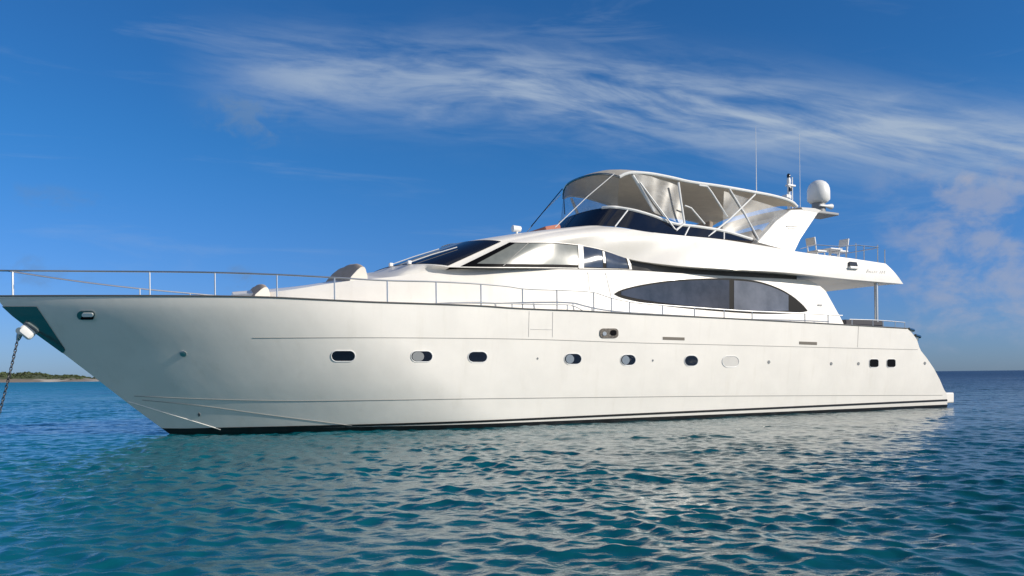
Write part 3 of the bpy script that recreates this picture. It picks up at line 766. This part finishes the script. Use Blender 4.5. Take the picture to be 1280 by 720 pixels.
# second smaller radome to starboard, mast with lights, horn
sm = MB(); uM, zM = at(986, 247, .35); zMt = at(986, 221, .35)[1]
sm.tube([(uM, -.35, zA + .05), (uM, -.35, zMt - .25)], .05, seg=10); sm.tube([(uM + .16, -.35, zA + .05), (uM + .16, -.35, zMt)], .02, seg=8)
sm.box((uM + .08, -.35, zMt - .28), (.34, .14, .05), bev=.012); sm.lathe([(.06, zMt - .25), (.065, zMt - .12), (.05, zMt - .04)], (uM, -.35, 0), 0, 12)
sm.box((uM - .10, -.35, zM + .0), (.22, .22, .14), bev=.03)
mast = sm.build('light_mast', [M['white']], arch)
ml = MB(); ml.lathe([(.055, zMt - .02), (.06, zMt + .05), (.03, zMt + .1)], (uM, -.35, 0), 0, 12); ml.box((uM - .02, -.35 - .09, zMt - .42), (.10, .08, .13), bev=.02); ml.build('mast_lantern', [M['navgreen']], mast)
hn = MB(); uh, zh = at(1036, 258, 1.5); hn.tube([(uh - .4, -1.5, zh), (uh - .1, -1.5, zh), (uh + .12, -1.5, zh)], [.03, .045, .09], seg=12); hn.build('horn', [M['white']], arch)
rd = MB(); ur, zr = at(1003, 247, .9); rd.box((ur, -.9, zA + .14), (.22, .2, .16), bev=.03); rd.build('camera_housing', [M['navgreen']], arch)
for (px, ptop, v) in ((945.5, 158, .8), (1000, 168, -.6)):
    u, z = at(px, 236, v); zt = at(px, ptop, v)[1]; zb0 = zfor(u, v, TOP, 6.6) if px < 990 else zA
    an = MB(); an.tube([(u, -v, zb0 - .1), (u, -v, zb0 + .5), (u, -v, zt)], [.016, .011, .005], seg=6); an.build('whip_antenna', [M['white']], arch)
panel_pts = [(984, 281), (997, 279.5), (996, 283.5), (983, 285)]
eb = MB(); ov = lambda u, z: 2.085 + .0 * u
for (xa, ya, wd) in ((983, 282, 14), (985, 285, 9)):
    panel([(xa, ya), (xa + wd, ya - .5), (xa + wd, ya + .9), (xa, ya + 1.4)], ov, .012, .01, mb=eb)
eb.build('arch_emblem', [M['gelgrey']], arch)

# ---- guard rails
def rail(nodes, name, posts, r=.017, inset=.07, closed_bow=False, vfn=None):
    vfn = vfn or (lambda u: max(hullV(u, 2.7) - inset, .0))
    path = []
    N = 90; x0, x1 = nodes[0][0], nodes[-1][0]
    for i in range(N + 1):
        x = x0 + (x1 - x0) * i / N; y = sinterp(x, nodes); v = 2.5
        for _ in range(25): u, z = at(x, y, v); v = .5 * v + .5 * vfn(u)
        path.append((u, v, z))
    mb = MB(); P = [L3(*p) for p in path]; mb.tube(P, r, seg=8); mb.tube([mir(p) for p in P], r, seg=8)
    o = mb.build(name, [M['steel']], yacht)
    for px in posts:
        y = sinterp(px, nodes); v = 2.5
        for _ in range(25): u, z = at(px, y, v); v = .5 * v + .5 * vfn(u)
        zb = sheer_z(u) if u < USTERN else 2.4
        for sgn in (1, -1):
            p = MB(); p.tube([(u, -v * sgn, zb - .02), (u, -v * sgn, z)], r * .92, seg=8); p.tube([(u, -v * sgn, zb - .02), (u, -v * sgn, zb + .03)], r * 2.0, seg=10); p.build('stanchion', [M['steel']], o)
    return o, path
RT = [(-14, 338.2), (0, 338.2), (100, 339), (250, 340.3), (340, 343), (418, 347), (480, 350.6), (545, 352.2), (600, 355), (640, 358.5), (655, 361), (700, 362.6), (742, 365), (756, 369.6), (766, 372.8), (790, 377.5), (830, 381.5), (868, 384.3), (905, 387), (940, 389.2), (1006, 391.6), (1035, 393.2), (1053, 394.5)]
ro, rp = rail(RT, 'guard_rail', [15.5, 187, 268.5, 346, 418, 484, 545, 601, 653, 696, 742, 764, 787, 828, 868, 905, 940, 1006, 1035])
u0, v0, z0 = rp[0]
pl = MB(); pl.tube([L3(u0 - .28 * (1 - (k / 6) ** 2), v0 * k / 6, z0) for k in range(-6, 7)], .017, seg=8); pl.build('pulpit_bow', [M['steel']], ro)
rail([(565, 378.6), (620, 379), (680, 380.6), (713, 381), (721, 384), (731, 389.5)], 'bulwark_rail', [640, 709], .014, .03)
# cockpit rail with seat backs behind it
rail([(1062, 399.2), (1090, 400), (1110, 401.2), (1131, 403)], 'cockpit_rail', [1065, 1091, 1104, 1119, 1131], .014, .06)
cs = MB()
for v in (2.3, -2.3):
    u, z = at(1080, 402, v); cs.box((u - .1, -v, z - .16), (1.7, .22, .40), bev=.06)
cs.build('cockpit_seat', [M['darkfab']], yacht)
ab_ = MB()
for px, py in ((1139, 413), (1147, 421)):
    u, z = at(px, py, 2.45); ab_.tube([L3(u - .12, 2.45, z + .04), L3(u + .12, 2.45, z + .0)], .05, seg=10); ab_.tube([L3(u, 2.45, z - .12), L3(u, 2.45, z + .03)], .035, seg=8)
ab_.build('stern_cleat', [M['darksteel']], yacht)
# post that carries the overhang
pb = MB(); u, z = at(1095.5, 400, 2.35); zt = at(1095.5, 354, 2.35)[1]
for sgn in (1, -1): pb.tube([(u, -2.35 * sgn, z - .5), (u, -2.35 * sgn, zt + .08)], .06, seg=12)
pb.build('overhang_post', [M['steel']], yacht)
# swim platform
sp = MB(); us, zs_ = at(1186, 498, 2.6); zt = at(1186, 491, 2.4)[1]; zb = at(1186, 504, 2.4)[1]
uE = at(1191.5, 498, 2.2)[0]
rows_ = []
for (k, o_) in ((0, 0.0), (1, 0.0), (2, .0), (3, 0.0)): pass
hv_ = hullV(us - .3, .35); pp = [(us - .9, hv_ - .45), (us - .35, hv_ - .14), (uE - .10, hv_ - .06), (uE, hv_ - .25), (uE + .03, 1.2), (uE + .04, 0)]
loop = [L3(a, b, 0) for a, b in pp]; loop = loop + [mir(p) for p in reversed(loop[:-1])]
top = [(p[0], p[1], zt) for p in loop]; bot = [(p[0], p[1], zb) for p in loop]; n = len(loop)
sp.add(top + bot, [tuple(range(n)), tuple(reversed(range(n, 2 * n)))] + [(i, (i + 1) % n, n + (i + 1) % n, n + i) for i in range(n)])
swim = sp.build('swim_platform', [M['gel']], yacht, 30); bv = swim.modifiers.new('bevel', 'BEVEL'); bv.width = .04; bv.segments = 3

# flybridge after rail
def flyrail():
    vfn = lambda u: 2.36
    mb = MB(); P = [L3(at(x, y, 2.36)[0], 2.36, at(x, y, 2.36)[1]) for x, y in ((1001, 311), (1020, 306), (1048, 308), (1072, 306.5), (1098, 309))]
    mb.tube(P, .014, seg=6); mb.tube([mir(p) for p in P], .014, seg=6)
    ue = P[-1][0] + .0; mb.tube([P[-1], (ue + .12, P[-1][1] * .9, P[-1][2]), (ue + .12, -P[-1][1] * .9, P[-1][2]), mir(P[-1])], .014, seg=6)
    o = mb.build('flybridge_rail', [M['steel']], yacht)
    for px, yt, yb in ((1058, 307, 321), (1070, 304, 324), (1080, 307, 326), (1097, 306, 328), (1106, 312, 330)):
        for sgn in (1, -1):
            u, z = at(px, yt, 2.36); zb = at(px, yb, 2.36)[1]; p = MB(); p.tube([(u, -2.36 * sgn, zb - .1), (u, -2.36 * sgn, z)], .016, seg=6); p.build('stanchion', [M['steel']], o)
flyrail()
def to_world(o): o.matrix_world = Matrix.Translation((S0[0], S0[1], 0)) @ Matrix.Rotation(HEAD, 4, 'Z') @ o.matrix_world

# ------------------------------------------------------------------ loose things on the yacht
def empty(name, loc): o = bpy.data.objects.new(name, None); col.objects.link(o); o.location = loc; return o
def ylocal(u, v, z): X = S0[0] + u * ch + v * sh; Y = S0[1] + u * sh - v * ch; return (X, Y, z)
# wedge back-rest cushions on the foredeck
def bolster(px, py_t, py_b, pxf, cam_, half, label):
    """px/py = crest of the port end, pxf = forward foot of the port end"""
    u, z = at(px, py_t, half); zb = at(px, py_b, half)[1]; h = z - zb
    e = empty('backrest_cushion', ylocal(u, 0, zb)); e.rotation_euler = (0, 0, HEAD); tag(e, label, 'cushion', 'foredeck cushions')
    prof = [(-.58, 0), (-.50, .16 * h), (-.22, .74 * h), (-.08, .96 * h), (0.0, 1.0 * h), (.08, .97 * h), (.13, .8 * h), (.20, .3 * h), (.22, 0)]
    mb = MB(); ys = [-half + 2 * half * k / 20 for k in range(21)]
    rows = [[(x * pxf * .42, y, cam_ * (1 - abs(y / half) ** 3) * zz / h - (.12 if zz == 0 else 0) + zz * (1 - .05 * abs(math.cos(k * math.pi / 5)) )) for x, zz in prof] for k, y in enumerate(ys)]
    mb.grid(rows); mb.grid([[r[-1], r[0]] for r in rows]); mb.build('padding', [M['cushion']], e, 50)
    n = len(prof)
    for s in (0, -1):
        c = MB(); d = -.02 if s == 0 else .02
        a = [(p[0], p[1], p[2]) for p in rows[s]]; b = [(p[0] * .96, p[1] + d, p[2] * .96 + .01) for p in rows[s]]
        c.add(a + b, [tuple(range(n, 2 * n))] + [(i, (i + 1) % n, n + (i + 1) % n, n + i) for i in range(n)]); c.build('end_panel', [M['cushend']], e)
    return e
bolster(453, 332.5, 350, 1.35, .17, 1.38, 'larger brown grey wedge cushion just ahead of the dark wheelhouse windscreen')
bolster(332, 358.5, 371, 1.1, .14, 1.05, 'smaller low wedge cushion furthest forward on the foredeck behind the bow rail')
# two white deck chairs and a small table on the after end of the flybridge
def chair(px, v, face, label):
    u, z = at(px, 320, v); zd = at(px, 318.5, 2.36)[1] - .05
    e = empty('deck_chair', ylocal(u, v, zd)); e.rotation_euler = (0, 0, HEAD + (math.pi if face < 0 else 0)); tag(e, label, 'chair', 'white chairs on the flybridge')
    s = MB(); s.box((0, 0, .30), (.40, .42, .05), bev=.015); s.build('seat', [M['white']], e)
    b = MB(); b.tube([(-.20, -.16, .30), (-.27, -.16, .70)], .02); b.tube([(-.20, .16, .30), (-.27, .16, .70)], .02); b.box((-.255, 0, .60), (.04, .36, .24), bev=.015, ry=R(-10)); b.build('backrest', [M['white']], e)
    for a in (-.17, .17):
        for c in (-.17, .17):
            l = MB(); l.tube([(a, c, -.10), (a * .9, c * .9, .29)], .018); l.build('leg', [M['white']], e)
    return e
chair(1021, 1.6, 1, 'white deck chair nearest the radar arch on the after flybridge')
chair(1048, 1.6, -1, 'white deck chair nearer the stern beside the small white table')
u, z = at(1037, 312, 1.6); zd = at(1037, 318.5, 2.36)[1] - .05
tb = empty('deck_table', ylocal(u, 1.6, zd)); tb.rotation_euler = (0, 0, HEAD); tag(tb, 'small white table between the two white chairs on the flybridge', 'table')
t = MB(); t.box((0, 0, .36), (.52, .55, .04), bev=.012); t.build('table_top', [M['white']], tb)
t = MB(); t.tube([(0, 0, -.1), (0, 0, .35)], .03); t.lathe([(.18, -.1), (.16, -.07), (.03, -.05)], (0, 0, 0), 0, 14); t.build('leg', [M['white']], tb)

# ------------------------------------------------------------------ anchor chain: real links hanging from the bow roller into the water
p0 = Vector(ylocal(uR - .21, 0, zR - .18)); p1 = Vector((p0.x - .62, p0.y - .1, -.4))
cm = MB(); Lc = (p1 - p0).length; nlk = int(Lc / .062)
for k in range(nlk):
    t = (k + .5) / nlk; sag = .12 * t * (1 - t); c = p0.lerp(p1, t) + Vector((sag, 0, -sag * .3)); d = (p1 - p0).normalized()
    a = d.cross(Vector((0, 1, 0))).normalized(); b = d.cross(a).normalized(); s = a if k % 2 else b
    loop = []
    for q in range(13):
        an = 2 * math.pi * q / 12; loop.append(c + d * (.045 * math.cos(an)) + s * (.024 * math.sin(an)))
    cm.tube(loop, .009, seg=5, cap=False)
chain = cm.build('anchor_chain', [mat('galvanised_chain', (.06, .06, .065), .45, metal=.6, var=.3, vscale=20)])
tag(chain, 'dark anchor chain hanging from the bow roller down into the water', 'chain')

# ------------------------------------------------------------------ water
def wave_spec():
    W = []
    main = R(248)
    for lam, n, s in ((4.0, 6, .006), (2.0, 10, .010), (1.1, 18, .015), (.65, 28, .024), (.40, 36, .038), (.25, 44, .046), (.15, 44, .044)):
        for _ in range(n):
            l = lam * (1 + .35 * (rng.random() - .5) * 2); k = 2 * math.pi / l; th = main + rng.normal(0, .62 if lam > .5 else .7)
            amp = s / k * 1.5 * (.6 + .8 * rng.random()) * 2.0 / math.sqrt(n / 6.0) * .44
            W.append((k * math.cos(th), k * math.sin(th), amp, rng.random() * 6.283, l))
    return W
WSP = wave_spec()
def build_water():
    rs = [1.2]
    while rs[-1] < 130: rs.append(rs[-1] * 1.0030)
    while rs[-1] < 30000: rs.append(rs[-1] * 1.06)
    rs = np.array(rs)
    th = np.concatenate([np.arange(-180, -84, 4.0), np.arange(-84, -40, .45), np.arange(-40, 40, .17), np.arange(40, 84, .45), np.arange(84, 180.01, 4.0)]) * math.pi / 180
    RR, TT = np.meshgrid(rs, th, indexing='ij'); X = RR * np.sin(TT); Y = RR * np.cos(TT)
    dr = np.gradient(rs)[:, None] * np.ones_like(TT); da = RR * np.gradient(th)[None, :]
    cell = np.maximum(dr, np.where(np.abs(TT) > 1.4, da, da * .5))
    Z = np.zeros_like(X); DX = np.zeros_like(X); DY = np.zeros_like(X)
    gust = .85 + .28 * np.sin(X * .11 + 1.3) * np.sin(Y * .17 + X * .05) + .18 * np.sin(X * .31 - Y * .23) + .20 * np.sin(X * .9 + Y * 1.3 + 1.0) * np.sin(Y * .8 - X * .45) + .16 * np.sin(X * 1.7 - Y * 2.1) * np.sin(X * .6 + 2.0)
    for kx, ky, a, ph, l in WSP:
        fade = np.clip((l / (cell * 1.8)) - .7, 0, 1); A = a * fade * gust; p = kx * X + ky * Y + ph; k = math.hypot(kx, ky)
        Z += A * np.sin(p); DX += A * kx / k * np.cos(p) * .75; DY += A * ky / k * np.cos(p) * .75
    X = X + DX; Y = Y + DY
    n0, n1 = X.shape; co = np.stack([X, Y, Z], -1).reshape(-1, 3)
    i = np.arange(n0 - 1)[:, None]; j = np.arange(n1 - 1)[None, :]; a = i * n1 + j
    f = np.stack([a, a + 1, a + n1 + 1, a + n1], -1)[:, :, ::-1].reshape(-1, 4)
    me = bpy.data.meshes.new('sea'); me.vertices.add(len(co)); me.vertices.foreach_set('co', co.astype(np.float32).ravel())
    me.loops.add(f.size); me.loops.foreach_set('vertex_index', f.astype(np.int32).ravel())
    me.polygons.add(len(f)); me.polygons.foreach_set('loop_start', np.arange(0, f.size, 4, dtype=np.int32))
    try: me.polygons.foreach_set('loop_total', np.full(len(f), 4, dtype=np.int32))
    except Exception: pass
    me.update(); me.validate(); me.shade_smooth()
    if me.polygons[0].normal.z < 0: me.flip_normals()
    o = bpy.data.objects.new('water', me); col.objects.link(o); o['kind'] = 'structure'
    m = bpy.data.materials.new('sea_water'); m.use_nodes = True; t = NT(m.node_tree); b = t.N['Principled BSDF']
    b.inputs['Roughness'].default_value = .045; b.inputs['IOR'].default_value = 1.333
    tc = t.n('ShaderNodeTexCoord'); s = t.n('ShaderNodeSeparateXYZ'); t.L.new(tc.outputs['Object'], s.inputs[0]); x, y, z = s.outputs
    # seabed: pale sand to the left and beyond, deep water to the right; weed patches
    big = t.noise(tc.outputs['Object'], .03, 3, .5)
    ang = t.m('DIVIDE', x, t.m('ADD', t.m('ABSOLUTE', y), 14.0))
    sh_ = t.mr(t.m('ADD', ang, t.m('MULTIPLY', t.m('SUBTRACT', big, .5), .5)), .35, -.55)
    far = t.mr(t.m('LOGARITHM', t.m('MAXIMUM', y, 1.0), 10.0), 1.2, 2.2)
    deep = t.mix(far, (.002, .060, .072, 1), (.003, .030, .085, 1))
    shal = t.mix(far, (.003, .125, .165, 1), (.002, .165, .250, 1))
    colr = t.mix(sh_, deep, shal)
    weed = t.mr(t.noise(tc.outputs['Object'], .12, 3, .6), .56, .68)
    colr = t.mix(t.m('MULTIPLY', weed, .45), colr, (.002, .03, .06, 1))
    t.put(b.inputs['Base Color'], colr)
    # fine ripples the mesh cannot hold
    v1 = t.n('ShaderNodeMapping'); v1.inputs['Scale'].default_value = (1.0, 1.7, 1.0); v1.inputs['Rotation'].default_value = (0, 0, R(20)); t.L.new(tc.outputs['Object'], v1.inputs[0])
    r1 = t.noise(v1.outputs[0], 7.5, 4, .6, .6); r2 = t.noise(v1.outputs[0], 1.1, 5, .62, .5); r3 = t.noise(v1.outputs[0], .22, 5, .65, .3)
    dist = t.mr(t.m('LOGARITHM', t.m('MAXIMUM', y, 1.0), 10.0), 1.3, 2.0)
    hgt = t.m('ADD', t.m('MULTIPLY', r1, .006), t.m('ADD', t.m('MULTIPLY', r2, t.m('ADD', .012, t.m('MULTIPLY', dist, .20))), t.m('MULTIPLY', t.m('MULTIPLY', r3, dist), .6)))
    t.put(b.inputs['Roughness'], t.mr(t.m('LOGARITHM', t.m('MAXIMUM', y, 1.0), 10.0), 1.3, 2.5, .045, .36))
    bp = t.n('ShaderNodeBump'); bp.inputs['Strength'].default_value = 1.0; bp.inputs['Distance'].default_value = 1.0
    t.put(bp.inputs['Height'], hgt); t.L.new(bp.outputs[0], b.inputs['Normal'])
    me.materials.append(m)
build_water()

# ------------------------------------------------------------------ low island far off to the left
def build_island():
    D = 620.0; mb = MB(); rows = []
    nx, ny = 150, 22
    X0, X1 = -700.0, -D * .525
    H = lambda x: interp(x, [(-700, 9), (-440, 9.5), (-410, 9.0), (-395, 7.6), (-372, 6.0), (-352, 3.4), (-340, 2.0), (X1, .3)])
    hv = {}
    for i in range(nx + 1):
        x = X0 + (X1 - X0) * (1 - (1 - i / nx) ** 1.6); row = []
        for j in range(ny + 1):
            q = j / ny; y = D + 95 * q + 10 * math.sin(x * .03)
            s = math.sin(math.pi * min(1, q * 1.0)) ** .7; h = H(x) * s * .72 + .5 * math.sin(x * .21 + q * 9) * s - .25 * (1 - s)
            row.append((x, y, h)); hv[(i, j)] = (x, y, h)
        rows.append(row)
    mb.grid(rows); m = bpy.data.materials.new('island_ground'); m.use_nodes = True; t = NT(m.node_tree); b = t.N['Principled BSDF']; b.inputs['Roughness'].default_value = .95
    tc = t.n('ShaderNodeTexCoord'); s = t.n('ShaderNodeSeparateXYZ'); t.L.new(tc.outputs['Object'], s.inputs[0])
    nz = t.noise(tc.outputs['Object'], .12, 5, .6); hh = t.m('ADD', s.outputs[2], t.m('MULTIPLY', t.m('SUBTRACT', nz, .5), 3.0))
    sand = t.mix(t.mr(t.noise(tc.outputs['Object'], .05, 4, .6), .4, .6), (.50, .44, .36, 1), (.22, .18, .14, 1))
    t.put(b.inputs['Base Color'], t.mix(t.mr(hh, 1.6, 3.0), sand, (.07, .085, .035, 1)))
    isl = mb.build('island', [m], None, 60); isl['kind'] = 'structure'
    # scrub: uneven clumps of small leaf faces over the higher ground
    V = []; Fc = []; r = random.Random(3)
    for _ in range(900):
        i = r.randrange(0, nx - 14); j = r.randrange(3, ny - 3); x, y, h = hv[(i, j)]
        if h < 1.5 or r.random() > min(1, h / 5): continue
        sz = r.uniform(.8, 2.0) * (1.25 if x < -395 else .75)
        for _k in range(26):
            a = r.uniform(0, 6.283); e = r.uniform(-.2, 1.4); rr = sz * r.uniform(.4, 1.0)
            c = Vector((x + rr * 1.5 * math.cos(a) * math.cos(e), y + rr * math.sin(a) * math.cos(e), h + rr * .9 * math.sin(e) + .2)); q = sz * .35
            d1 = Vector((r.uniform(-1, 1), r.uniform(-1, 1), r.uniform(-1, 1))).normalized() * q; d2 = d1.orthogonal().normalized() * q
            n = len(V); V += [c - d1, c + d2, c + d1, c - d2]; Fc.append((n, n + 1, n + 2, n + 3))
    me = bpy.data.meshes.new('scrub'); me.from_pydata([tuple(v) for v in V], [], Fc); me.update()
    o = link('scrub', me, [mat('scrub_leaves', (.055, .075, .03), .9, var=.5, vscale=.2)], None, 0)
    tag(o, 'dark green scrub covering the low island behind the bow', 'scrub', kind='stuff')
build_island()
